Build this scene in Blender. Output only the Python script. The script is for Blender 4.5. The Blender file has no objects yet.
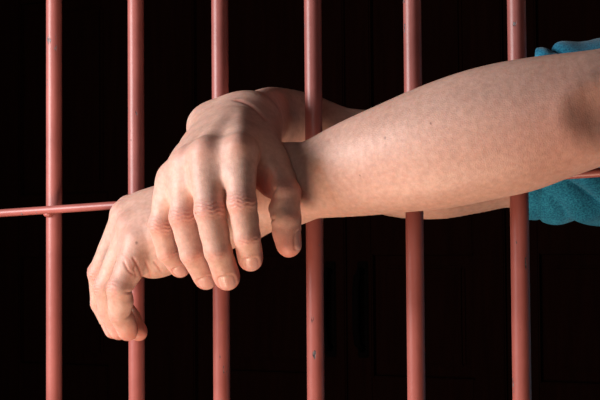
import bpy, bmesh, math, random
import numpy as np
from mathutils import Vector, Matrix, noise as mnoise
random.seed(4)
C = bpy.context.scene.collection
FAST = False
Z0 = 1.34                      # height of the cross rail above the floor
S = .083                       # bar spacing

# ------------------------------------------------------------------ camera
F = 1300.
YAW, PITCH, ROLL = -0.43664881, 0.03872927, -0.00759582
CAM = np.array([0.67307299, -0.9355012, -0.03749287 + Z0])
def cam_axes():
    cy, sy = math.cos(YAW), math.sin(YAW); cp, sp = math.cos(PITCH), math.sin(PITCH); cr, sr = math.cos(ROLL), math.sin(ROLL)
    f = np.array([sy*cp, cy*cp, sp]); rt = np.array([cy, -sy, 0.]); up = np.cross(rt, f)
    return cr*rt + sr*up, -sr*rt + cr*up, f
RT, UP, FW = cam_axes()
cd = bpy.data.cameras.new('camera'); cam = bpy.data.objects.new('camera', cd); C.objects.link(cam)
cam.matrix_world = Matrix(((RT[0], UP[0], -FW[0], CAM[0]), (RT[1], UP[1], -FW[1], CAM[1]), (RT[2], UP[2], -FW[2], CAM[2]), (0, 0, 0, 1)))
cd.sensor_width = 36; cd.lens = F/600*36; cd.clip_start = .05
bpy.context.scene.camera = cam
def at(px, py, Y):             # the place at distance Y from the plane of the bars that a sight line reaches
    d = FW*F + RT*(px - 300) + UP*(200 - py)
    return CAM + d*((Y - CAM[1])/d[1])

# ------------------------------------------------------------------ materials
def mat(name):
    m = bpy.data.materials.new(name); m.use_nodes = True
    nt = m.node_tree; b = nt.nodes['Principled BSDF']
    return m, nt, b
def N(nt, t, **k):
    n = nt.nodes.new(t)
    for a, v in k.items():
        if a in n.inputs: n.inputs[a].default_value = v
        else: setattr(n, a, v)
    return n
def ramp(nt, src, stops):
    r = nt.nodes.new('ShaderNodeValToRGB')
    while len(r.color_ramp.elements) < len(stops): r.color_ramp.elements.new(.5)
    for e, (p, c) in zip(r.color_ramp.elements, stops): e.position = p; e.color = c if len(c) == 4 else (*c, 1)
    nt.links.new(src, r.inputs[0]); return r
def noise_tex(nt, scale, detail=4, rough=.55, vec=None):
    n = N(nt, 'ShaderNodeTexNoise'); n.inputs['Scale'].default_value = scale; n.inputs['Detail'].default_value = detail
    n.inputs['Roughness'].default_value = rough
    if vec: nt.links.new(vec, n.inputs['Vector'])
    return n
def mix(nt, fac, a, b, mode='MIX'):
    m = nt.nodes.new('ShaderNodeMix'); m.data_type = 'RGBA'; m.blend_type = mode
    for s, v in ((m.inputs[0], fac), (m.inputs[6], a), (m.inputs[7], b)):
        if isinstance(v, (int, float)): s.default_value = v
        elif isinstance(v, tuple): s.default_value = (*v, 1) if len(v) == 3 else v
        else: nt.links.new(v, s)
    return m.outputs[2]
def bump(nt, b, h, strength, dist, prev=None):
    bp = nt.nodes.new('ShaderNodeBump'); bp.inputs['Strength'].default_value = strength; bp.inputs['Distance'].default_value = dist
    nt.links.new(h, bp.inputs['Height'])
    if prev: nt.links.new(prev, bp.inputs['Normal'])
    nt.links.new(bp.outputs[0], b.inputs['Normal']); return bp.outputs[0]

def skin_material():
    m, nt, b = mat('skin')
    g = N(nt, 'ShaderNodeNewGeometry'); P = g.outputs['Position']
    base = mix(nt, .5, (.50, .285, .205), (.50, .285, .205))
    n1 = noise_tex(nt, 28, 5, .6, P); r1 = ramp(nt, n1.outputs[0], [(.32, (.575, .34, .268)), (.68, (.64, .395, .318))])
    n2 = noise_tex(nt, 260, 3, .6, P); r2 = ramp(nt, n2.outputs[0], [(.3, (.88, .84, .82)), (.7, (1.08, 1.07, 1.06))])
    c = mix(nt, 1., r1.outputs[0], r2.outputs[0], 'MULTIPLY')
    red = N(nt, 'ShaderNodeAttribute', attribute_name='redness')
    c = mix(nt, red.outputs['Fac'], c, (.60, .19, .145))
    pale = N(nt, 'ShaderNodeAttribute', attribute_name='pale')
    c = mix(nt, pale.outputs['Fac'], c, (.60, .43, .36))
    mole = N(nt, 'ShaderNodeAttribute', attribute_name='mole')
    c = mix(nt, mole.outputs['Fac'], c, (.10, .035, .02))
    nail = N(nt, 'ShaderNodeAttribute', attribute_name='nail')
    c = mix(nt, nail.outputs['Fac'], c, (.66, .36, .30))
    lip = N(nt, 'ShaderNodeAttribute', attribute_name='nail_edge')
    c = mix(nt, lip.outputs['Fac'], c, (.74, .62, .54))
    nt.links.new(c, b.inputs['Base Color'])
    rr = N(nt, 'ShaderNodeMapRange'); nt.links.new(nail.outputs['Fac'], rr.inputs[0]); rr.inputs[3].default_value = .50; rr.inputs[4].default_value = .28
    nt.links.new(rr.outputs[0], b.inputs['Roughness'])
    b.inputs['Subsurface Weight'].default_value = .35
    b.inputs['Subsurface Radius'].default_value = (1., .35, .2); b.inputs['Subsurface Scale'].default_value = .006
    b.inputs['Specular IOR Level'].default_value = .4
    # fine skin relief: pores and crossing creases
    v = N(nt, 'ShaderNodeTexVoronoi', feature='DISTANCE_TO_EDGE'); v.inputs['Scale'].default_value = 650; nt.links.new(P, v.inputs['Vector'])
    n3 = noise_tex(nt, 180, 4, .6, P)
    o = bump(nt, b, v.outputs[0], .25, .0006)
    o = bump(nt, b, n3.outputs[0], .16, .001, o)
    return m

def bar_material():
    m, nt, b = mat('salmon_painted_steel')
    tc = N(nt, 'ShaderNodeNewGeometry'); P = tc.outputs['Position']
    n1 = noise_tex(nt, 22, 5, .6, P); r1 = ramp(nt, n1.outputs[0], [(.3, (.30, .082, .068)), (.7, (.40, .118, .098))])
    mp = N(nt, 'ShaderNodeMapping'); nt.links.new(P, mp.inputs[0]); mp.inputs['Scale'].default_value = (1, 1, .35)
    n2 = noise_tex(nt, 170, 4, .6, mp.outputs[0]); n3 = noise_tex(nt, 16, 2, .5, P)
    r3 = ramp(nt, n3.outputs[0], [(.5, (0, 0, 0)), (.66, (.075,)*3)])
    a = N(nt, 'ShaderNodeMath', operation='ADD'); nt.links.new(n2.outputs[0], a.inputs[0]); nt.links.new(r3.outputs[0], a.inputs[1])
    chip = ramp(nt, a.outputs[0], [(.69, (0, 0, 0)), (.705, (1, 1, 1))])
    n4 = noise_tex(nt, 400, 2, .5, P); cc = ramp(nt, n4.outputs[0], [(.4, (.05, .04, .045)), (.6, (.20, .17, .17))])
    c = mix(nt, chip.outputs[0], r1.outputs[0], cc.outputs[0])
    # a few rust yellow patches
    n5 = noise_tex(nt, 34, 3, .5, P); r5 = ramp(nt, n5.outputs[0], [(.70, (0, 0, 0)), (.76, (.55,)*3)])
    c = mix(nt, r5.outputs[0], c, (.42, .17, .07))
    nt.links.new(c, b.inputs['Base Color'])
    b.inputs['Roughness'].default_value = .42
    b.inputs['Specular IOR Level'].default_value = .45
    inv = N(nt, 'ShaderNodeMath', operation='SUBTRACT'); inv.inputs[0].default_value = 1; nt.links.new(chip.outputs[0], inv.inputs[1])
    o = bump(nt, b, inv.outputs[0], .6, .0006)
    n6 = noise_tex(nt, 120, 4, .6, P); bump(nt, b, n6.outputs[0], .3, .0008, o)
    return m

def cloth_material(name, c1, c2, scale=1500):
    m, nt, b = mat(name)
    tc = N(nt, 'ShaderNodeNewGeometry'); P = tc.outputs['Position']
    n1 = noise_tex(nt, 700, 3, .7, P); n2 = noise_tex(nt, 60, 4, .6, P)
    r1 = ramp(nt, n1.outputs[0], [(.38, c1), (.62, c2)]); r2 = ramp(nt, n2.outputs[0], [(.3, (.85,)*3), (.7, (1.1,)*3)])
    nt.links.new(mix(nt, 1., r1.outputs[0], r2.outputs[0], 'MULTIPLY'), b.inputs['Base Color'])
    b.inputs['Roughness'].default_value = .9; b.inputs['Specular IOR Level'].default_value = .15
    b.inputs['Sheen Weight'].default_value = .15
    bump(nt, b, n1.outputs[0], .5, .0008)
    return m

def wood_material(name, c1, c2, rough=.5):
    m, nt, b = mat(name)
    tc = N(nt, 'ShaderNodeNewGeometry'); mp = N(nt, 'ShaderNodeMapping'); nt.links.new(tc.outputs['Position'], mp.inputs[0])
    mp.inputs['Scale'].default_value = (9, 9, .7)
    n1 = noise_tex(nt, 6, 6, .6, mp.outputs[0]); r = ramp(nt, n1.outputs[0], [(.3, c1), (.7, c2)])
    nt.links.new(r.outputs[0], b.inputs['Base Color']); b.inputs['Roughness'].default_value = rough
    bump(nt, b, n1.outputs[0], .3, .002); b.inputs['Specular IOR Level'].default_value = .08
    return m
def plain(name, c, rough=.6, metal=0):
    m, nt, b = mat(name); n = noise_tex(nt, 12, 4); g = N(nt, 'ShaderNodeNewGeometry'); nt.links.new(g.outputs['Position'], n.inputs['Vector'])
    r = ramp(nt, n.outputs[0], [(.3, tuple(x*.85 for x in c)), (.7, tuple(min(1, x*1.1) for x in c))])
    nt.links.new(r.outputs[0], b.inputs['Base Color']); b.inputs['Roughness'].default_value = rough; b.inputs['Metallic'].default_value = metal
    return m

SKIN = skin_material(); BAR = bar_material()
TEAL = cloth_material('teal_jersey', (.004, .11, .22), (.03, .30, .46))
TROUS = cloth_material('dark_cotton', (.02, .022, .03), (.035, .037, .045))
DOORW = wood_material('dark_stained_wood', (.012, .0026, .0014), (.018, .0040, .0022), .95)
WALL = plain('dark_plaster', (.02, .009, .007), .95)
FLOOR = plain('dark_concrete', (.05, .04, .035), .95)
METAL = plain('dull_iron', (.004, .0015, .001), .95, 0); METAL.node_tree.nodes['Principled BSDF'].inputs['Specular IOR Level'].default_value = .1
EYE = plain('eye_white', (.55, .50, .46), .2); HAIR = plain('black_hair', (.012, .009, .008), .5)
SHOE = plain('black_leather', (.02, .018, .017), .45)

# ------------------------------------------------------------------ object helpers
def obj(name, bm, m, parent=None, smooth=True):
    me = bpy.data.meshes.new(name); bm.normal_update(); bm.to_mesh(me); bm.free()
    me.materials.append(m); o = bpy.data.objects.new(name, me); C.objects.link(o)
    if smooth: me.polygons.foreach_set('use_smooth', [True]*len(me.polygons))
    if parent: o.parent = parent
    return o
def tag(o, label=None, cat=None, group=None, kind=None):
    for k, v in (('label', label), ('category', cat), ('group', group), ('kind', kind)):
        if v: o[k] = v
    return o
def add_box(bm, x0, x1, y0, y1, z0, z1, bev=0):
    r = bmesh.ops.create_cube(bm, size=1); vs = r['verts']
    for v in vs: v.co = Vector(((x0+x1)/2 + v.co.x*(x1-x0), (y0+y1)/2 + v.co.y*(y1-y0), (z0+z1)/2 + v.co.z*(z1-z0)))
    if bev:
        es = list({e for v in vs for e in v.link_edges})
        bmesh.ops.bevel(bm, geom=es, offset=bev, segments=2, affect='EDGES')
def add_tube(bm, pts, rad, seg=20, cap=True, flat=None):
    pts = [Vector(p) for p in pts]; rings = []
    for i, p in enumerate(pts):
        t = (pts[min(i+1, len(pts)-1)] - pts[max(i-1, 0)]).normalized()
        a = Vector((0, 1, 0)) if abs(t.y) < .9 else Vector((1, 0, 0))
        u = t.cross(a).normalized(); w = t.cross(u)
        r = rad[i] if isinstance(rad, (list, tuple)) else rad
        ru, rw = (r, r) if flat is None else flat
        rings.append([bm.verts.new(p + u*(ru*math.cos(2*math.pi*k/seg)) + w*(rw*math.sin(2*math.pi*k/seg))) for k in range(seg)])
    for a, b in zip(rings, rings[1:]):
        for k in range(seg): bm.faces.new((a[k], a[(k+1) % seg], b[(k+1) % seg], b[k]))
    if cap: bm.faces.new(rings[0][::-1]); bm.faces.new(rings[-1])
    bmesh.ops.recalc_face_normals(bm, faces=bm.faces)
    return rings

# ------------------------------------------------------------------ setting
bm = bmesh.new(); add_box(bm, -3.6, 2.4, -2.6, 2.50, -.1, 0); tag(obj('floor', bm, FLOOR, smooth=False), kind='structure')
WY = 2.40
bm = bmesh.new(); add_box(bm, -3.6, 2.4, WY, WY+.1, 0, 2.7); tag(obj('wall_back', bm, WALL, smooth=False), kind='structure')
def wx(px): return at(px, 250, WY)[0]
ZR = [at(400, y, WY)[2] for y in (375, 255, 185)]       # panel edges read off the faint door
def door(n, x0, x1, p0, p1, handle=None):
    """one leaf of a dark panelled double door: stiles, rails and recessed fielded panels"""
    bm = bmesh.new(); D = WY - .045
    zs = [(.14, ZR[0]-.22), (ZR[0], ZR[1]), (ZR[2], 2.08)]
    add_box(bm, x0, p0, D, WY-.002, .01, 2.2, .004); add_box(bm, p1, x1, D, WY-.002, .01, 2.2, .004)
    ed = [.01] + [v for z in zs for v in z] + [2.2]
    for a, b in zip(ed[::2], ed[1::2]): add_box(bm, p0, p1, D, WY-.002, a, b, .003)
    for a, b in zs:
        add_box(bm, p0-.002, p1+.002, D+.026, WY-.002, a-.002, b+.002)
        add_box(bm, p0+.03, p1-.03, D+.012, D+.03, a+.03, b-.03, .008)
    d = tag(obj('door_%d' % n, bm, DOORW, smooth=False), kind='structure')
    if handle is None: return
    hx = handle; za = at(352, 345, WY)[2]; zb = at(352, 272, WY)[2]; zc = (za+zb)/2; hh = (zb-za)/2
    bm = bmesh.new(); add_box(bm, hx-.016, hx+.016, D-.006, D+.001, za-.03, zb+.03, .003)
    obj('handle_plate', bm, METAL, d, False)
    bm = bmesh.new()
    add_tube(bm, [(hx, D+.002, zc+hh), (hx, D-.02, zc+hh+.005), (hx, D-.045, zc+hh-.01), (hx, D-.055, zc+hh*.5), (hx, D-.055, zc-hh*.5), (hx, D-.045, zc-hh+.01), (hx, D-.02, zc-hh-.005), (hx, D+.002, zc-hh)], .009, 12)
    obj('door_handle', bm, METAL, d)
e = .002
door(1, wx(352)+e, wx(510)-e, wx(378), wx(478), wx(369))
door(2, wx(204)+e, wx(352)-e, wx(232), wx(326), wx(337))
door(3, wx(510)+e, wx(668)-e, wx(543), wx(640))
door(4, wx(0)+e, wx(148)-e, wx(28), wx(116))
bm = bmesh.new(); add_box(bm, wx(148), wx(204), WY-.06, WY-.001, 0, 2.25, .004); tag(obj('trim_1', bm, DOORW, smooth=False), kind='structure')
bm = bmesh.new(); add_box(bm, wx(-60), wx(0), WY-.06, WY-.001, 0, 2.25, .004); tag(obj('trim_2', bm, DOORW, smooth=False), kind='structure')
bm = bmesh.new(); add_box(bm, wx(-60), wx(668), WY-.06, WY-.001, 2.252, 2.36, .004); tag(obj('trim_3', bm, DOORW, smooth=False), kind='structure')

# ------------------------------------------------------------------ bars
BR = .0069
bar_dx = [0, .0010, -.0010, 0, .0008, -.0003]   # hand-set bars, not perfectly even
bar_labels = [
 'salmon-painted steel bar at the far left with the cross rail welded in front',
 'salmon-painted steel bar passing behind the fingers of the lower hanging hand',
 'salmon-painted steel bar rising from behind the draped upper hand, its foot below the fingertips',
 'salmon-painted steel bar right of the thumb, upper half in front of the farther wrist',
 'chipped salmon-painted steel bar behind the middle of the nearer forearm',
 'chipped salmon-painted steel bar beside the teal sleeve, behind the elbow end of the nearer forearm']
_ra = at(0, 213.2, -BR-.003); _re = at(126, 204.6, -BR-.003)
rail_z = lambda x: _ra[2] + (_re[2]-_ra[2])*(x-_ra[0])/(_re[0]-_ra[0])
proto = None
for i in range(6):
    if proto is None:
        bm = bmesh.new()
        add_tube(bm, [(0, 0, z) for z in np.linspace(.04, 2.28, 60)], BR, 28)
        proto = obj('prison_bar', bm, BAR); b = proto
        bm = bmesh.new(); rr = bmesh.ops.create_icosphere(bm, subdivisions=3, radius=.0034)
        for v in bm.verts:
            v.co = Vector((v.co.x*1.2, v.co.y*.9, v.co.z*.7)) + Vector((-.001, -BR-.0012, Z0-.0046))
            v.co += Vector((0, 0, 1))*mnoise.noise(v.co*900)*.0008
        w = obj('weld', bm, BAR, b)
    else:
        b = proto.copy(); C.objects.link(b)
        c = w.copy(); C.objects.link(c); c.parent = b; c.location = (0, 0, rail_z(i*S)-rail_z(0))
    b.location = (i*S + bar_dx[i], 0, 0)
    tag(b, bar_labels[i], 'bar', 'vertical bars of the barred gate')
bm = bmesh.new()
a = at(0, 213.2, -BR-.003); e = at(126, 204.6, -BR-.003); d = (e-a)/(e[0]-a[0])
sg = [a + d*(x - a[0]) for x in np.linspace(-.298, .915, 60)]
add_tube(bm, sg, .0033, 24, flat=(.0034, .0034))
rail = tag(obj('cross_rail', bm, BAR), 'thin salmon-painted cross rail running sideways in front of the upright bars', 'rail')
bm = bmesh.new(); add_box(bm, -.299, .919, -.02, .02, 0, .04, .003)
tag(obj('bottom_rail', bm, BAR, smooth=False), 'flat salmon-painted rail along the floor holding the feet of the bars', 'rail')
bm = bmesh.new(); add_box(bm, -.299, .919, -.02, .02, 2.28, 2.32, .003)
top_r = tag(obj('top_rail', bm, BAR, smooth=False), 'flat salmon-painted head rail joining the tops of the bars', 'rail')
for x, n in ((-.33, 'left'), (.95, 'right')):
    bm = bmesh.new(); add_box(bm, x-.03, x+.03, -.03, .03, 0, 2.34, .003)
    tag(obj('gate_post', bm, BAR, smooth=False), 'square salmon-painted post at the %s end of the barred gate' % n, 'post')

# ------------------------------------------------------------------ body by blending solid shapes into one surface
def smin(a, b, k):
    if k <= 0: return np.minimum(a, b)
    h = np.maximum(k - np.abs(a-b), 0)/k
    return np.minimum(a, b) - h*h*k*.25
V3 = lambda *a: np.array(a, float)
def unit(v): v = np.asarray(v, float); return v/np.linalg.norm(v)
class Cone:                     # round cone with an optional flattened section along n
    def __init__(s, a, b, ra, rb, k=.006, n=None, fl=1.):
        s.a, s.b, s.ra, s.rb, s.k = np.asarray(a, float), np.asarray(b, float), ra, rb, k
        s.n = None if n is None else unit(n); s.fl = fl
        s.c = (s.a+s.b)/2; s.R = np.linalg.norm(s.b-s.a)/2 + max(ra, rb)*max(1, fl)
    def d(s, p):
        ab = s.b-s.a; q = p-s.a; t = np.clip(q@ab/(ab@ab), 0, 1).astype(np.float32)
        q = q - t[:, None]*ab
        r = s.ra + (s.rb-s.ra)*t
        if s.n is None: return np.sqrt((q*q).sum(1)) - r
        m = q@s.n; q2 = (q*q).sum(1) - m*m
        # ellipse: radius r across, r*fl along n
        f = s.fl; k0 = np.sqrt(np.maximum(q2 + (m/f)**2, 1e-12)); k1 = np.sqrt(np.maximum(q2 + (m/f**2)**2, 1e-12))
        return (k0 - r)*k0/k1
class Ell:
    def __init__(s, c, rad, ax=None, k=.006):
        s.c = np.asarray(c, float); s.r = np.asarray(rad, float); s.ax = np.eye(3) if ax is None else np.array([unit(v) for v in ax]); s.k = k; s.R = s.r.max()
    def d(s, p):
        q = (p-s.c)@s.ax.T; k0 = np.sqrt((( q/s.r)**2).sum(1)) + 1e-9; k1 = np.sqrt(((q/s.r**2)**2).sum(1)) + 1e-9
        return k0*(k0-1)/k1
BIG = .5
def group_d(prims, p, c, hd):
    d = None
    for q in prims:
        if np.linalg.norm(q.c-c) - q.R > hd + .03 + q.k: continue
        v = q.d(p); d = v if d is None else smin(d, v, q.k)
    return np.full(len(p), BIG, np.float32) if d is None else d
# a limb system = core prims + list of digits, each digit blended with the core alone so neighbours keep their crease
def sys_d(sysm, p, c, hd):
    core = group_d(sysm['core'], p, c, hd); out = core
    for f in sysm['digits']:
        v = group_d(f, p, c, hd)
        if v[0] == BIG and v[-1] == BIG: continue
        out = np.minimum(out, smin(core, v, .005))
    for q in sysm.get('cut', []):
        if np.linalg.norm(q.c-c) - q.R > hd + .03: continue
        out = -smin(-out, q.d(p), q.k)
    return out

def catmull(pts, n):
    P = [2*np.array(pts[0])-pts[1]] + [np.array(x, float) for x in pts] + [2*np.array(pts[-1])-pts[-2]]; out = []
    for i in range(1, len(P)-2):
        for t in np.linspace(0, 1, n, endpoint=False):
            out.append(.5*((2*P[i]) + (-P[i-1]+P[i+1])*t + (2*P[i-1]-5*P[i]+4*P[i+1]-P[i+2])*t*t + (-P[i-1]+3*P[i]-3*P[i+1]+P[i+2])*t**3))
    out.append(P[-2]); return np.array(out)

FING = []                       # frames kept for nails, creases and colour
def digit(j, r, dorsal, thumb=False, nail=True):
    """j: MCP, PIP, DIP, tip ; r radii ; dorsal: rough dorsal direction at each joint"""
    j = [np.asarray(x, float) for x in j]; pr = []
    fr = []
    for i in range(3):
        a = unit(j[i+1]-j[i]); n = dorsal[i] - (dorsal[i]@a)*a; n = unit(n); fr.append((a, n, np.cross(a, n)))
    K = .006
    pm = j[0]*.5 + j[1]*.5; pr.append(Ell(pm, (np.linalg.norm(j[1]-j[0])*.42, (r[0]+r[1])*.5, (r[0]+r[1])*.52), (fr[0][0], fr[0][1], fr[0][2]), .004))
    for i in range(3):
        a, n, s = fr[i]; L = np.linalg.norm(j[i+1]-j[i])
        mid = (j[i]+j[i+1])/2
        rm = (r[i]+r[i+1])/2
        pr.append(Cone(j[i], j[i+1], r[i], r[i+1], .002))
        # palmar pad of each phalanx
        pr.append(Ell(mid - n*rm*.30, (L*.42, rm*.84, rm*.97), (a, n, s), .0025))
    for i in (1, 2):             # knuckle broadening
        a = unit(fr[i-1][0]+fr[i][0]); n = unit(fr[i-1][1]+fr[i][1]); s = np.cross(a, n)
        if i == 1: pr.append(Ell(j[i] + n*r[i]*.06, (r[i]*1.0, r[i]*.94, r[i]*.99), (a, n, s), .002))
    a, n, s = fr[2]
    pr.append(Ell(j[3] - a*r[3]*.35 - n*r[3]*.16, (r[3]*1.35, r[3]*.93, r[3]*1.0), (a, n, s), .003))
    FING.append(dict(j=j, r=r, fr=fr, nail=nail, thumb=thumb))
    return pr
def limb(pts, ra, k, n=None, fl=None, sub=4, level=False):
    """smooth chain of cones; ra radii in the picture-vertical direction, fl flattening along n"""
    P = catmull(pts, sub); R = np.interp(np.linspace(0, 1, len(P)), np.linspace(0, 1, len(pts)), ra)
    Rs = catmull([V3(x, 0, 0) for x in ra], sub)[:, 0]
    f = np.ones(len(P)) if fl is None else catmull([V3(x, 0, 0) for x in fl], sub)[:, 0]
    return [Cone(P[i], P[i+1], Rs[i], Rs[i+1], k, np.cross(P[i+1]-P[i], V3(0, 0, 1)) if level else n, (f[i]+f[i+1])/2 if fl is not None else 1.) for i in range(len(P)-1)]

VIEW = unit(CAM - at(300, 200, 0))      # towards the photographer
# ---------- left arm (nearer): shoulder, elbow, forearm lying in front of the bars, hand hanging at the far left
torso = V3(.665, .29, 0)
ZS = Z0+.085; LS = V3(.80, .17, ZS); RS = V3(.53, .37, ZS)
yA = V3(0, 1, 0)
L_core = []
fpts = [(296, 183, -.064), (322, 177.5, -.067), (360, 167, -.070), (400, 156.5, -.073), (440, 146, -.074), (480, 135, -.073), (515, 127, -.070), (550, 118, -.066), (590, 109, -.060), (625, 102, -.048)]
mmpx = [ (CAM[1]*-1 + p[2]) for p in fpts]
def px2m(p): return np.linalg.norm(at(p[0], p[1]+1, p[2]) - at(p[0], p[1], p[2]))
half = [36, 40.5, 49, 56, 62.5, 65.5, 66, 62.5, 58, 56]
ra = [h*px2m(p) for h, p in zip(half, fpts)]
L_fore = [at(*p) for p in fpts]
L_core += limb(L_fore, ra, .0006, VIEW, [.74, .74, .76, .78, .8, .8, .8, .8, .82, .85])
L_core += limb([L_fore[-1], (L_fore[-1]+LS)/2 + V3(.01, -.01, -.005), LS], [ra[-1], .042, .052], .003)
# elbow: bony points and the hollow beside them
L_cut = [Ell(at(622, 116, -.094), (.022, .016, .018), (RT, FW, UP), .022), Ell(at(600, 106, -.108), (.014, .012, .010), (RT, FW, UP), .02)]
# wrist and metacarpus
WL = at(262, 190, -.066)
LM = dict(i=at(130, 210, -.036), m=at(127, 217, -.055), r=at(133, 229, -.073), p=at(140, 243, -.087))
L_core += limb([L_fore[0], at(280, 186, -.062), at(262, 190, -.061), at(243, 196, -.061)], [ra[0], .0275, .027, .026], .008, VIEW, [.76, .74, .72, .72])
for key, wy, r0, r1 in (('i', (240, 178, -.050), .0135, .0105), ('m', (240, 186, -.058), .0145, .0112), ('r', (238, 196, -.068), .0145, .0108), ('p', (236, 208, -.074), .0145, .0098)):
    L_core.append(Cone(at(*wy), LM[key], r0, r1, .012))
L_core.append(Cone(at(240, 222, -.068), at(164, 256, -.076), .0165, .0125, .014))      # hypothenar
L_core.append(Cone(at(212, 236, -.060), at(153, 260, -.070), .015, .0115, .014))
L_core.append(Ell(at(150, 261, -.078), (.013, .011, .011), (RT, FW, UP), .010))
L_core.append(Cone(at(150, 234, -.045), at(200, 215, -.045), .014, .017, .014))
L_core.append(Cone(at(238, 208, -.045), at(196, 228, -.036), .0155, .0125, .014))     # thumb base
dl0 = unit(V3(-.55, -.55, .62))       # dorsal direction over the back of the left hand
for key in 'mrp':                     # knuckles
    L_core.append(Ell(LM[key] + dl0*.0060, (.0068, .0068, .0068), None, .009))
L_core += [Cone(at(240, 182, -.055)*(1-t) + (LM['m']*.5+LM['i']*.5)*t, at(237, 202, -.071)*(1-t) + (LM['p']*.5+LM['r']*.5)*t, .0142-.003*t, .0142-.003*t, .012) for t in (.25, .5, .75, .9)]
def dl(*v): return [unit(V3(*x)) for x in v]
LD = dl((-.7, -.55, .45), (-.85, -.5, .1), (-.8, -.5, -.3))
L_dig = [
 digit([LM['p'], at(119.5, 289, -.101), at(120, 313, -.093), at(127, 330.5, -.081)], [.0112, .0095, .0088, .0078], dl((-.6, -.7, .4), (-.8, -.6, 0), (-.8, -.5, -.3))),
 digit([LM['r'], at(106, 287, -.074), at(109.5, 311, -.064), at(118.5, 330, -.057)], [.0112, .0096, .0088, .0077], LD),
 digit([LM['m'], at(100, 273, -.050), at(101.5, 303, -.041), at(113, 329, -.037)], [.0114, .0096, .0088, .0077], LD),
 digit([LM['i'], at(107, 268, -.036), at(122, 305, -.034), at(138, 332, -.038)], [.0108, .0092, .0082, .0070], LD),
 digit([at(200, 222, -.036), at(172, 240, -.031), at(158, 250, -.031), at(146, 257, -.036)], [.0125, .0105, .0098, .0085], dl((-.3, .6, .5), (-.3, .6, .5), (-.3, .6, .5)), True),
]
LEFT = dict(core=L_core, digits=L_dig, cut=L_cut)

# ---------- right arm (farther): behind the bars, comes through between two of them, hand draped over the left wrist
R_core = []
rp = [(256, 120, -.038), (267, 118, -.012), (280, 120, .022), (304, 128, .052), (340, 145, .074), (385, 162, .090), (430, 167, .102), (470, 167, .110), (510, 163, .118), (545, 158, .125)]
rh = [27, 30, 32, 35, 38, 51, 52.5, 47, 43, 45]
ra2 = [h*px2m(p) for h, p in zip(rh, rp)]
R_fore = [at(*p) for p in rp]
R_core += limb(R_fore, ra2, .0006, None, [.85, .74, .7, .72, .78, .82, .85, .85, .85, .9], level=True)
R_core += limb([R_fore[-1], (R_fore[-1]+RS)/2 + V3(-.01, -.01, 0), RS], [ra2[-1], .045, .05], .02)
RM = dict(i=at(240, 153, -.130), m=at(207, 157, -.134), r=at(188, 166, -.129), p=at(173, 180, -.121))
for key, wy, r0, r1 in (('i', (252, 122, -.052), .0165, .0115), ('m', (240, 118, -.050), .0170, .0118), ('r', (230, 119, -.046), .0155, .0112), ('p', (222, 122, -.044), .0135, .0104)):
    R_core.append(Cone(at(*wy), RM[key], r0, r1, .014))
R_core += [Cone(at(244, 120, -.050)*(1-t) + (RM['m']*.5+RM['i']*.5)*t, at(224, 121, -.046)*(1-t) + (RM['p']*.5+RM['r']*.5)*t, .0150-.0035*t, .0135-.0030*t, .012) for t in (.25, .5, .75)]
R_core.append(Cone(at(217, 126, -.040), at(180, 180, -.104), .0135, .0105, .012))     # hypothenar
R_core.append(Ell(at(204.5, 124, -.050), (.0115, .0115, .0115), None, .016))
R_core.append(Cone(at(258, 130, -.048), at(264, 150, -.090), .017, .0135, .012))      # thumb side of the palm
R_core.append(Cone(at(246, 152, -.108), at(268, 164, -.100), .012, .012, .014))
R_core.append(Cone(at(250, 168, -.112), at(271, 178, -.100), .0085, .0105, .010))      # web to the thumb
dr0 = unit(V3(.15, -.62, .75))
for key, s in (('i', 1.0), ('m', 1.0), ('r', .6), ('p', .5)):
    R_core.append(Ell(RM[key] + unit(V3(.25, -.75, .55))*(.0088 if s == 1 else .0062), (.0058*s, .0055*s, .0062*s), None, .007))
    R_core.append(Cone(RM[key] + dr0*.0082, RM[key]*.35 + at(246, 120, -.048)*.65 + dr0*.0135, .0030, .0026, .010))   # tendons
RD = dl((.42, -.85, .3), (.42, -.9, -.05), (.42, -.85, -.35))
R_dig = [
 digit([RM['i'], at(242, 203, -.140), at(247, 237, -.137), at(250.5, 259.5, -.125)], [.0118, .0101, .0092, .0083], RD),
 digit([RM['m'], at(210, 211, -.144), at(218, 251, -.141), at(227, 278, -.126)], [.0122, .0108, .0096, .0088], RD),
 digit([RM['r'], at(183.5, 217, -.135), at(192.5, 254, -.131), at(206, 278.5, -.114)], [.0114, .0100, .0089, .0081], RD),
 digit([RM['p'], at(161, 225, -.124), at(168, 252, -.116), at(180, 268, -.104)], [.0102, .0091, .0082, .0070], RD),
 digit([at(269.5, 165, -.094), at(284.5, 193, -.104), at(286, 219, -.108), at(289.5, 244, -.107)], [.0148, .0112, .0106, .0088], dl((.95, -.2, .2), (.97, -.1, .1), (.98, .02, .12)), True),
]
def webs(M, digs, core, amt, rr, dorsal):
    for a, b in ((0, 1), (1, 2), (2, 3)):
        ja, jb = digs[a], digs[b]
        pa = ja[0]*(1-amt) + ja[1]*amt; pb = jb[0]*(1-amt) + jb[1]*amt
        off = -dorsal*.0008
        core.append(Cone(pa+off, pb+off, rr*.88, rr*.88, .003)); core.append(Cone(ja[0]*.78+ja[1]*.22+off, jb[0]*.78+jb[1]*.22+off, rr*1.03, rr*1.03, .004)); core.append(Cone(ja[0]+off*.5, jb[0]+off*.5, rr*1.10, rr*1.10, .005))
webs(LM, [FING[0]['j'], FING[1]['j'], FING[2]['j'], FING[3]['j']], L_core, .34, .0098, unit(V3(-.75, -.5, .3)))
webs(RM, [FING[5]['j'], FING[6]['j'], FING[7]['j'], FING[8]['j']], R_core, .42, .0104, unit(V3(.4, -.9, .15)))
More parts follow.
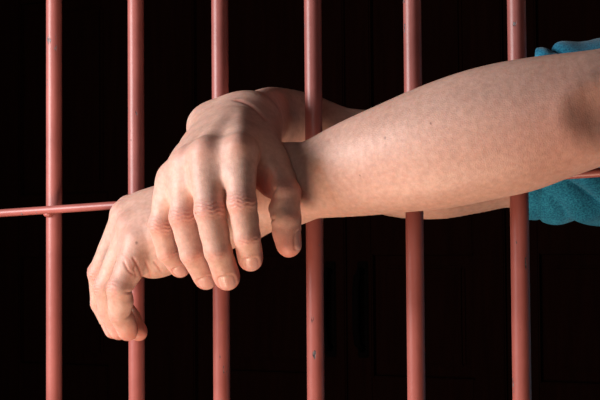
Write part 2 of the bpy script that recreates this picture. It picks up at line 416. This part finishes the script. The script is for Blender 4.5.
RIGHT = dict(core=R_core, digits=R_dig, cut=[Ell(at(265.5, 187, -.120), (.0042, .014, .0125), (unit(RT + UP*.12), FW, unit(UP - RT*.12)), .007)])

# ---------- trunk, neck, head, legs
FD = unit(V3(-.63, -.77, 0)); SD = unit(LS-RS); SD = unit(SD - (SD@FD)*FD); UPV = V3(0, 0, 1)
def T(f, s, z): return torso + FD*f + SD*s + UPV*z
B = []
hip = ZS - .46
B += limb([T(0, 0, hip), T(.01, 0, hip+.16), T(.01, 0, hip+.32), T(0, 0, hip+.44)], [.155, .14, .165, .13], .05, FD, [.68, .7, .72, .75])
B.append(Cone(T(-.01, -.15, ZS), T(-.01, .15, ZS), .055, .055, .05))
B.append(Cone(T(-.01, 0, ZS), T(.01, 0, ZS+.12), .056, .05, .03))
HC = T(.03, 0, ZS+.23)
B.append(Ell(HC, (.095, .076, .115), (FD, SD, UPV), .03))
B.append(Ell(HC + FD*.035 - UPV*.065, (.055, .055, .055), (FD, SD, UPV), .03))
B.append(Cone(HC + FD*.088 + UPV*.005, HC + FD*.108 - UPV*.028, .008, .013, .012))
B.append(Ell(HC + FD*.088 - UPV*.060, (.012, .026, .009), (FD, SD, UPV), .008))
for s in (-1, 1):
    B.append(Ell(HC + SD*.078*s - UPV*.005, (.018, .008, .032), (FD, SD, UPV), .006))
    B += [Cone(T(0, .085*s, hip-.02), T(.01, .10*s, .50), .085, .058, .05), Cone(T(.01, .10*s, .50), T(-.01, .11*s, .09), .056, .038, .02),
          Cone(T(-.02, .11*s, .045), T(.13, .13*s, .035), .035, .026, .02)]
Bcut = [Ell(HC + FD*.098 + SD*.032*s + UPV*.012, (.016, .018, .011), (FD, SD, UPV), .012) for s in (-1, 1)]
BODY = dict(core=B, digits=[], cut=Bcut)

def field(p, c, hd):
    a = sys_d(LEFT, p, c, hd); b = sys_d(RIGHT, p, c, hd); t = sys_d(BODY, p, c, hd)
    arms = np.minimum(a, b)
    return smin(arms, t, .03)

def axis(fine, lo, hi, f0, f1, coarse=.006):
    mid = np.arange(f0, f1, fine); L = [f0]; st = fine
    while L[-1] > lo: st = min(coarse, st*1.15); L.append(L[-1]-st)
    R = [mid[-1]]; st = fine
    while R[-1] < hi: st = min(coarse, st*1.15); R.append(R[-1]+st)
    return np.concatenate([np.array(L[1:])[::-1], mid, np.array(R[1:])]).astype(np.float64)

def surface_nets(field, X, Y, Z, BS=24, cull=.010):
    """one continuous quad surface of field == 0 on a rectilinear lattice"""
    nx, ny, nz = len(X)-1, len(Y)-1, len(Z)-1
    ids = {}; verts = []; quads = []
    blocks = []
    for i in range(0, nx, BS):
        for j in range(0, ny, BS):
            for k in range(0, nz, BS):
                x0, x1 = X[i], X[min(i+BS, nx)]; y0, y1 = Y[j], Y[min(j+BS, ny)]; z0, z1 = Z[k], Z[min(k+BS, nz)]
                c = V3((x0+x1)/2, (y0+y1)/2, (z0+z1)/2); hd = .5*math.sqrt((x1-x0)**2 + (y1-y0)**2 + (z1-z0)**2)
                v = field(c[None], c, hd+.02)[0]
                if abs(v) < hd*1.7 + cull: blocks.append((i, j, k, c, hd))
    VI = {}
    cellk = []; cellv = []; edges = []
    M = np.int64(1) << 20
    for i, j, k, c, hd in blocks:
        # nodes cover one cell more so that every edge of the block finds its four cells
        xs = X[i:min(i+BS, nx)+1]; ys = Y[j:min(j+BS, ny)+1]; zs = Z[k:min(k+BS, nz)+1]
        gx, gy, gz = np.meshgrid(xs, ys, zs, indexing='ij')
        p = np.stack([gx.ravel(), gy.ravel(), gz.ravel()], 1)
        d = field(p, c, hd).reshape(gx.shape).astype(np.float64)
        ins = d < 0
        if ins.all() or not ins.any(): continue
        a, b, e = [s-1 for s in d.shape]
        acc = np.zeros((a, b, e, 3)); cnt = np.zeros((a, b, e))
        for ax in range(3):
            sl0 = [slice(None)]*3; sl1 = [slice(None)]*3; sl0[ax] = slice(0, -1); sl1[ax] = slice(1, None)
            d0, d1 = d[tuple(sl0)], d[tuple(sl1)]; cr = (d0 < 0) != (d1 < 0)
            with np.errstate(all='ignore'): t = np.where(cr, d0/(d0-d1), 0)
            G = [gx, gy, gz]
            pos = np.stack([g[tuple(sl0)] + (g[tuple(sl1)]-g[tuple(sl0)])*t if q == ax else g[tuple(sl0)] for q, g in enumerate(G)], -1)
            pos = pos*cr[..., None]
            o = [q for q in range(3) if q != ax]
            for u in (0, 1):
                for v in (0, 1):
                    s = [slice(None)]*3; s[o[0]] = slice(u, (d.shape[o[0]]-1)+u); s[o[1]] = slice(v, (d.shape[o[1]]-1)+v)
                    acc += pos[tuple(s)]; cnt += cr[tuple(s)]
            # edge list, owned by this block when its node index is inside the block
            w = np.argwhere(cr); own = np.ones(len(w), bool)
            for q, lim in ((0, a), (1, b), (2, e)):
                if q != ax: own &= w[:, q] < lim
            w = w[own]; sgn = d0[tuple(w.T)] < 0
            edges.append((ax, w + np.array([i, j, k]), sgn))
        m = cnt > 0; w = np.argwhere(m)
        cellv.append(acc[m]/cnt[m][:, None]); w = w + np.array([i, j, k]); cellk.append((w[:, 0]*M + w[:, 1])*M + w[:, 2])
    K = np.concatenate(cellk); Vv = np.concatenate(cellv); od = np.argsort(K); K = K[od]; Vv = Vv[od]
    Q = []
    for ax, w, sgn in edges:
        if not len(w): continue
        o = [(ax+1) % 3, (ax+2) % 3]; cs = []; ok = np.ones(len(w), bool)
        for u, v in ((0, 0), (1, 0), (1, 1), (0, 1)):
            c = w.copy(); c[:, o[0]] -= u; c[:, o[1]] -= v
            kk = (c[:, 0]*M + c[:, 1])*M + c[:, 2]; ix = np.searchsorted(K, kk); ix = np.minimum(ix, len(K)-1); ok &= K[ix] == kk; cs.append(ix)
        q = np.stack(cs, 1); q[~sgn] = q[~sgn][:, ::-1]; Q.append(q[ok])
    return Vv, np.concatenate(Q)

H = .00085
def mesh_from(name, V, Q, m, parent=None):
    me = bpy.data.meshes.new(name)
    me.vertices.add(len(V)); me.vertices.foreach_set('co', V.astype(np.float32).ravel())
    me.loops.add(Q.size); me.loops.foreach_set('vertex_index', Q.astype(np.int32).ravel())
    me.polygons.add(len(Q)); me.polygons.foreach_set('loop_start', np.arange(0, Q.size, 4, dtype=np.int32))
    me.update(calc_edges=True); me.validate()
    me.polygons.foreach_set('use_smooth', np.ones(len(me.polygons), bool))
    me.materials.append(m); o = bpy.data.objects.new(name, me); C.objects.link(o)
    if parent: o.parent = parent
    return o
import time; t0 = time.time()
X = axis(H, -.16, 1.02, -.075, .50); Y = axis(H, -.20, .62, -.165, .06, .007); Zx = axis(H, -.01, ZS+.40, Z0-.135, Z0+.12, .008)
V, Q = surface_nets(field, X, Y, Zx)
print('skin', len(V), len(Q), time.time()-t0)

# light smoothing of the net, then relief at the joints, nails and colour zones
n = len(V)
def smooth(V, Q, it, lam=.5):
    for _ in range(it):
        acc = np.zeros_like(V); cnt = np.zeros(len(V))
        for a in range(4):
            b = (a+1) % 4
            for x, y in ((a, b), (b, a)):
                for q in range(3): acc[:, q] += np.bincount(Q[:, x], V[Q[:, y], q], len(V))
                cnt += np.bincount(Q[:, x], minlength=len(V))
        V = V*(1-lam) + lam*acc/np.maximum(cnt, 1)[:, None]
    return V
def normals(V, Q):
    nn = np.cross(V[Q[:, 2]]-V[Q[:, 0]], V[Q[:, 3]]-V[Q[:, 1]]); out = np.zeros_like(V)
    for a in range(4):
        for q in range(3): out[:, q] += np.bincount(Q[:, a], nn[:, q], len(V))
    return out/np.maximum(np.linalg.norm(out, axis=1), 1e-12)[:, None]
V = smooth(V, Q, 2)
NRM = normals(V, Q)
red = np.zeros(n); nail = np.zeros(n); edge = np.zeros(n); pale = np.zeros(n); mole = np.zeros(n); disp = np.zeros(n)
sst = lambda x, a, b: (lambda t: t*t*(3-2*t))(np.clip((x-a)/(b-a), 0, 1))
rng = np.random.default_rng(3)
def owner():                    # which finger each vertex belongs to
    best = np.full(n, 9.); own = np.full(n, -1)
    for fi, f in enumerate(FING):
        for i in range(3):
            a, b = f['j'][i], f['j'][i+1]; c = (a+b)/2; R = np.linalg.norm(b-a)/2+.02
            ix = np.where((np.abs(V-c) < R).all(1))[0]
            if not len(ix): continue
            q = V[ix]-a; ab = b-a; t = np.clip(q@ab/(ab@ab), 0, 1); d = np.linalg.norm(q-t[:, None]*ab, axis=1) - (f['r'][i]*(1-t)+f['r'][i+1]*t)
            better = (d < best[ix]) & (d < .006); best[ix[better]] = d[better]; own[ix[better]] = fi
    return own
OWN = owner()
for fi, f in enumerate(FING):
    ix = np.where(OWN == fi)[0]; p = V[ix]; nr = NRM[ix]
    j, r, fr = f['j'], f['r'], f['fr']
    for i, amp, wid in ((1, .0008, .0050), (2, .00045, .0028)):
        a = unit(fr[i-1][0]+fr[i][0]); nn = unit(fr[i-1][1]+fr[i][1]); s = np.cross(a, nn); q = p-j[i]
        u, w, h = q@a, q@s, q@nn
        bend = u + .12*np.abs(w) + .0006*np.sin(w*900+fi*2+i)
        env = np.exp(-(u/wid)**2)*sst(nr@nn, .15, .75)
        ph = rng.uniform(0, 6)
        disp[ix] += amp*(.35 if f['thumb'] else 1.)*env*(np.abs(np.sin(bend*math.pi/.0027+ph))**.6*1.2-.85)
        red[ix] = np.maximum(red[ix], (.85 if i == 1 else .5)*(0 if f['thumb'] else 1)*np.exp(-(u/wid)**2)*sst(nr@nn, .1, .7)*(1-sst(np.abs(np.sin(bend*math.pi/.0027+ph)), .0, .42)))
        red[ix] = np.maximum(red[ix], (.44 if i == 1 else .32)*np.exp(-(u/(wid*1.55))**2)*sst(nr@nn, -.1, .7))
        # palmar flexion crease
        disp[ix] -= .0009*np.exp(-(u/.0012)**2)*sst(-(nr@nn), .1, .6)
    a, nn, s = fr[2]; tip = j[3]; q = p-tip; u, w, h = q@a, q@s, q@nn
    red[ix] = np.maximum(red[ix], .62*sst(u, -.022, .004)*(1-.3*sst(nr@nn, .3, .9)))
    rt_ = r[3]; NL = rt_*1.55; NW = rt_*.68
    u0 = rt_*.62 - NL/2
    U = (u-u0)/(NL/2); W = w/NW
    g = (np.abs(U)**3.2 + np.abs(W)**3.2)**(1/3.2)
    ok = (nr@nn > .05) & (h > 0)
    inside = (1-sst(g, .90, 1.0))*ok
    nail[ix] = inside
    edge[ix] = inside*sst(U, .80, .92)*.55 + inside*(1-sst(np.hypot(U+1.05, W*.8), .38, .52))*.25
    disp[ix] += ok*(-.00050*np.exp(-((g-1.02)/.10)**2)*(U < .9) + .00012*np.exp(-((g-1.25)/.14)**2)*(U < .5))
    # the plate is flatter along the finger than the flesh
    disp[ix] += inside*(.00035*U**2*(U > 0) - .00025)
# redder skin over the big knuckles
for L, D_, am in ((LM, dl0, .30), (RM, unit(V3(.3, -.8, .45)), .42)):
    for key in 'imrp':
        d = np.linalg.norm(V-(L[key]+D_*.012), axis=1); red = np.maximum(red, am*.6*np.exp(-(d/.0085)**2))
red = np.maximum(red, .28*np.exp(-(np.linalg.norm(V-at(575, 135, -.11), axis=1)/.045)**2))
# small moles that the photograph shows
for px, py, y, s in ((131.5, 241, -.10, .0010), (190, 212.5, -.145, .0009), (380, 135, -.12, .0009), (425, 122, -.12, .0007), (355, 178, -.11, .0006)):
    ray = unit(at(px, py, y)-CAM); q = V-CAM; t = q@ray; dd = np.linalg.norm(q-t[:, None]*ray, axis=1)
    cand = np.where(dd < .004)[0]
    if len(cand):
        c = V[cand[np.argmin(t[cand])]]; mole = np.maximum(mole, .75*np.exp(-(np.linalg.norm(V-c, axis=1)/s)**4))
def crease(pts, depth, width, own=None):
    # a fold in the skin through points read off the photograph, cut along the near surface there
    pts = catmull([V3(p[0], p[1], 0) for p in pts], 5)[:, :2]
    dv = V-CAM; zc = dv@FW; sx = 300+F*(dv@RT)/zc; sy = 200-F*(dv@UP)/zc; facing = -(NRM*(dv/np.linalg.norm(dv, axis=1)[:, None])).sum(1)
    lo, hi = pts.min(0)-6, pts.max(0)+6
    ix = np.where((sx > lo[0]) & (sx < hi[0]) & (sy > lo[1]) & (sy < hi[1]) & (facing > .05))[0]
    if not len(ix): return
    P2 = np.stack([sx[ix], sy[ix]], 1); best = np.full(len(ix), 99.)
    for a, b in zip(pts, pts[1:]):
        ab = b-a; t = np.clip((P2-a)@ab/(ab@ab), 0, 1); best = np.minimum(best, np.linalg.norm(P2-a-t[:, None]*ab, axis=1))
    zf = zc[ix]; near = zf < zf[best < 3].min() + .03 if (best < 3).any() else zf < 0
    g = np.exp(-(best*zf/F/width)**2)*near; disp[ix] -= depth*g; red[ix] = np.maximum(red[ix], .5*g)
for pts, dp, w_ in (([(133, 258), (139, 268), (143, 279)], .0006, .0009), ([(146, 262), (149, 270), (150, 277)], .0006, .0009), ([(154, 262), (158, 267), (161, 272)], .0006, .0008),
                    ([(137, 262), (134, 268), (136, 276)], .0004, .0008), ([(122, 254), (130, 262), (131, 276)], .0, .0008),
                    ([(264, 172), (263, 182), (266, 194)], .0003, .0011), ([(277, 168), (271, 180), (269, 198)], .0004, .0011), ([(268, 168), (268, 178)], .0003, .0009),
                    ([(124, 262), (128, 270), (133, 274)], .0005, .0008),
                    ([(231, 98), (250, 105), (266, 120)], .0008, .0012)):
    crease(pts, dp, w_)
for px, py, y, am, rad in ((265, 184, -.106, .85, .011), (246, 176, -.13, .0, .01), (291, 250, -.115, .5, .014), (138, 335, -.05, .4, .014), (128, 335, -.085, .3, .012)):
    red = np.maximum(red, am*np.exp(-(np.linalg.norm(V-at(px, py, y), axis=1)/rad)**2))
V = V + NRM*disp[:, None]
person = mesh_from('person', V, Q, SKIN)
me = person.data
for nm, arr in (('redness', red), ('nail', nail), ('nail_edge', edge), ('pale', pale), ('mole', mole)):
    at_ = me.attributes.new(nm, 'FLOAT', 'POINT'); at_.data.foreach_set('value', arr.astype(np.float32))
tag(person, 'person in a teal t-shirt behind the bars, crossed forearms put out between them', 'person')
print('person', time.time()-t0)
_a, _b = sg[0], sg[-1]; _d = _b-_a; _t = (V-_a)@_d/(_d@_d); _q = np.linalg.norm(V-_a-_t[:, None]*_d, axis=1)
_i = np.where(_q < .0036)[0]; print('RAIL', _q.min(), len(_i), V[_i].min(0) if len(_i) else '', V[_i].max(0) if len(_i) else '')
for _k in range(6):
    _q = np.hypot(V[:, 0]-_k*S-bar_dx[_k], V[:, 1]); print('BAR', _k, _q.min(), V[np.argmin(_q)])
px_ = lambda P: (300+F*((P-CAM)@RT)/((P-CAM)@FW), 200-F*((P-CAM)@UP)/((P-CAM)@FW))
print('LS', px_(LS), 'RS', px_(RS))

# ------------------------------------------------------------------ clothes: hollow shells round the body, open at neck, cuffs and hem
def shell(name, prims, opens, m, h, lo, hi, fold, thick=.0016):
    Xc = np.arange(lo[0], hi[0], h); Yc = np.arange(lo[1], hi[1], h); Zc = np.arange(lo[2], hi[2], h)
    f = lambda p, c, hd: group_d(prims, p, c, hd+.02)
    V, Q = surface_nets(f, Xc, Yc, Zc, 16, .05)
    V = smooth(V, Q, 3); nr = normals(V, Q)
    V = V + nr*fold(V)[:, None]
    keep_v = np.ones(len(V), bool)
    for c, a, rad in opens:      # cut clean hems: (point, inward direction, reach)
        s_ = (V-c)@a; near = np.linalg.norm(V-c, axis=1) < rad
        snap = near & (s_ < 0) & (s_ > -1.3*h); keep_v &= ~(near & (s_ <= -1.3*h)); V[snap] -= s_[snap, None]*a
    q = Q[keep_v[Q].all(1)]
    used = np.unique(q); mp = np.full(len(V), -1); mp[used] = np.arange(len(used))
    o = mesh_from(name, V[used], mp[q], m, person)
    bm = bmesh.new(); bm.from_mesh(o.data)
    bmesh.ops.holes_fill(bm, edges=[e for e in bm.edges if e.is_boundary], sides=16); bm.to_mesh(o.data); bm.free()
    s = o.modifiers.new('thickness', 'SOLIDIFY'); s.thickness = thick; s.offset = 1
    return o
def nz3(V, f, seed=0):
    V = V*f + seed; return (np.sin(V[:, 0]*1.0+1.7*np.sin(V[:, 1]*.8)) + np.sin(V[:, 1]*1.3+1.5*np.sin(V[:, 2]*.9+1)) + np.sin(V[:, 2]*1.1+1.6*np.sin(V[:, 0]*.7+2)))/3
# right sleeve: loose tube round the right upper arm, its cuff opening towards the bars
E_R = R_fore[-1]; ax_r = unit(RS-E_R)
cuff_c = at(530, 141, .128); cuff_in = RS + V3(0, 0, 0)
axs = unit(cuff_in-cuff_c); _r = unit(cuff_c-CAM); hem_n = unit(RT - _r*(RT@_r) - UP*.07)
sl_l = unit(LS - L_fore[-1]); cuff_l = L_fore[-1]*.52 + LS*.48
TP = limb([T(0, 0, hip-.10), T(.01, 0, hip+.02), T(.01, 0, hip+.20), T(.01, 0, hip+.34), T(0, 0, hip+.46)], [.175, .172, .168, .182, .135], .05, FD, [.74, .74, .74, .76, .8])
TP += [Cone(T(-.01, -.16, ZS), T(-.01, .16, ZS), .066, .066, .05), Cone(T(-.01, 0, ZS), T(0, 0, ZS+.10), .066, .064, .04)]
TP += [Cone(cuff_c - RT*.04 - UP*.004, cuff_c + RT*.06 + UP*.008, .058, .065, .02), Cone(cuff_c + RT*.06 + UP*.008, cuff_in, .065, .072, .04), Cone(cuff_l - sl_l*.03, LS, .075, .068, .04)]
OPEN_T = [(T(0, 0, hip-.09), UPV, .4), (T(0, 0, ZS+.072), -UPV, .12), (cuff_c, hem_n, .125), (cuff_l, sl_l, .105)]
def fold_t(V):
    q = V-cuff_c; t = q@axs; ang = np.arctan2(q@unit(np.cross(axs, UPV)), q[:, 2]); near = np.exp(-(np.linalg.norm(q, axis=1)/.16)**4)
    u = q@RT; v = q@UP; wob = .006*nz3(V, 45, 2)
    ph = (v*.9 + .62*u + wob)*math.pi/.019; ph2 = (v*.35 - u + wob)*math.pi/.034
    rid = near*(.0085*(np.abs(np.sin(ph))**.7-.55)*(.55+.45*np.sin(ph2)) + .003*np.sin(ang*5+t*30))
    hem = -.0022*np.exp(-((q@hem_n-.013)/.0022)**2)*near
    return .0022*nz3(V, 55) + .0016*nz3(V, 110, 3) + rid + hem
shell('t_shirt', TP, OPEN_T, TEAL, .0025, (.34, .02, hip-.12), (1.0, .62, ZS+.12), fold_t)
TR = [Cone(T(0, 0, hip-.03), T(0, 0, hip+.06), .162, .155, .05, FD, .72)]
for s in (-1, 1): TR += [Cone(T(0, .085*s, hip-.02), T(.01, .10*s, .50), .102, .082, .05), Cone(T(.01, .10*s, .50), T(-.005, .11*s, .05), .08, .068, .03)]
shell('trousers', TR, [(T(0, 0, hip+.05), -UPV, .4), (T(0, 0, .055), UPV, .5)], TROUS, .008, (.3, 0, -.03), (1.05, .62, hip+.14), lambda V: .003*nz3(V, 40))
HP = [Ell(HC - FD*.014 + UPV*.018, (.100, .084, .116), (FD, SD, UPV), .02)]
shell('hair', HP, [(HC + FD*.060 + UPV*.05, unit(UPV*.75-FD), .3), (HC - UPV*.055, UPV, .3)], HAIR, .004, tuple(HC-.16), tuple(HC+.16), lambda V: .0025*nz3(V, 160), .004)
for s in (-1, 1):
    bm = bmesh.new(); add_tube(bm, [Vector(T(-.075, .105*s, .03)), Vector(T(-.04, .108*s, .042)), Vector(T(.02, .112*s, .05)), Vector(T(.08, .12*s, .042)), Vector(T(.14, .13*s, .034)), Vector(T(.175, .134*s, .028))], [.026, .040, .048, .044, .036, .016], 24)
    for v in bm.verts: v.co.z = max(v.co.z, .0)
    obj('shoe', bm, SHOE, person)
for s in (-1, 1):
    bm = bmesh.new(); bmesh.ops.create_uvsphere(bm, u_segments=20, v_segments=12, radius=.0125)
    for v in bm.verts: v.co += Vector(HC + FD*.076 + SD*.032*s + UPV*.012)
    ey = obj('eye', bm, EYE, person)
    bm = bmesh.new(); bmesh.ops.create_uvsphere(bm, u_segments=16, v_segments=10, radius=.0062)
    for v in bm.verts: v.co += Vector(HC + FD*.0832 + SD*.032*s + UPV*.010)
    obj('iris', bm, SHOE, ey)

# ------------------------------------------------------------------ light
def area(name, loc, target, size, power, col):
    l = bpy.data.lights.new(name, 'AREA'); l.shape = 'RECTANGLE'; l.size, l.size_y = size; l.energy = power; l.color = col
    o = bpy.data.objects.new(name, l); C.objects.link(o); o.location = loc
    o.rotation_euler = (Vector(target)-Vector(loc)).to_track_quat('-Z', 'Y').to_euler(); return o
area('key_light', (-.45, -.70, Z0+.19), (.10, -.08, Z0-.02), (.40, .40), 14.8, (1., .97, .97))
area('low_light', (.20, -.50, Z0-.86), (.34, -.06, Z0), (.3, .3), 9.5, (1., .72, .54))
area('fill_light', (.62, -1.35, Z0+.22), (.25, -.05, Z0), (.5, .5), 1.6, (1., .93, .90))
w = bpy.data.worlds.new('world'); bpy.context.scene.world = w; w.use_nodes = True
w.node_tree.nodes['Background'].inputs[0].default_value = (.5, .42, .4, 1); w.node_tree.nodes['Background'].inputs[1].default_value = .01
sc = bpy.context.scene
sc.view_settings.view_transform = 'Standard'; sc.view_settings.look = 'None'; sc.view_settings.exposure = 0; sc.view_settings.gamma = 1
sc.view_settings.use_curve_mapping = False
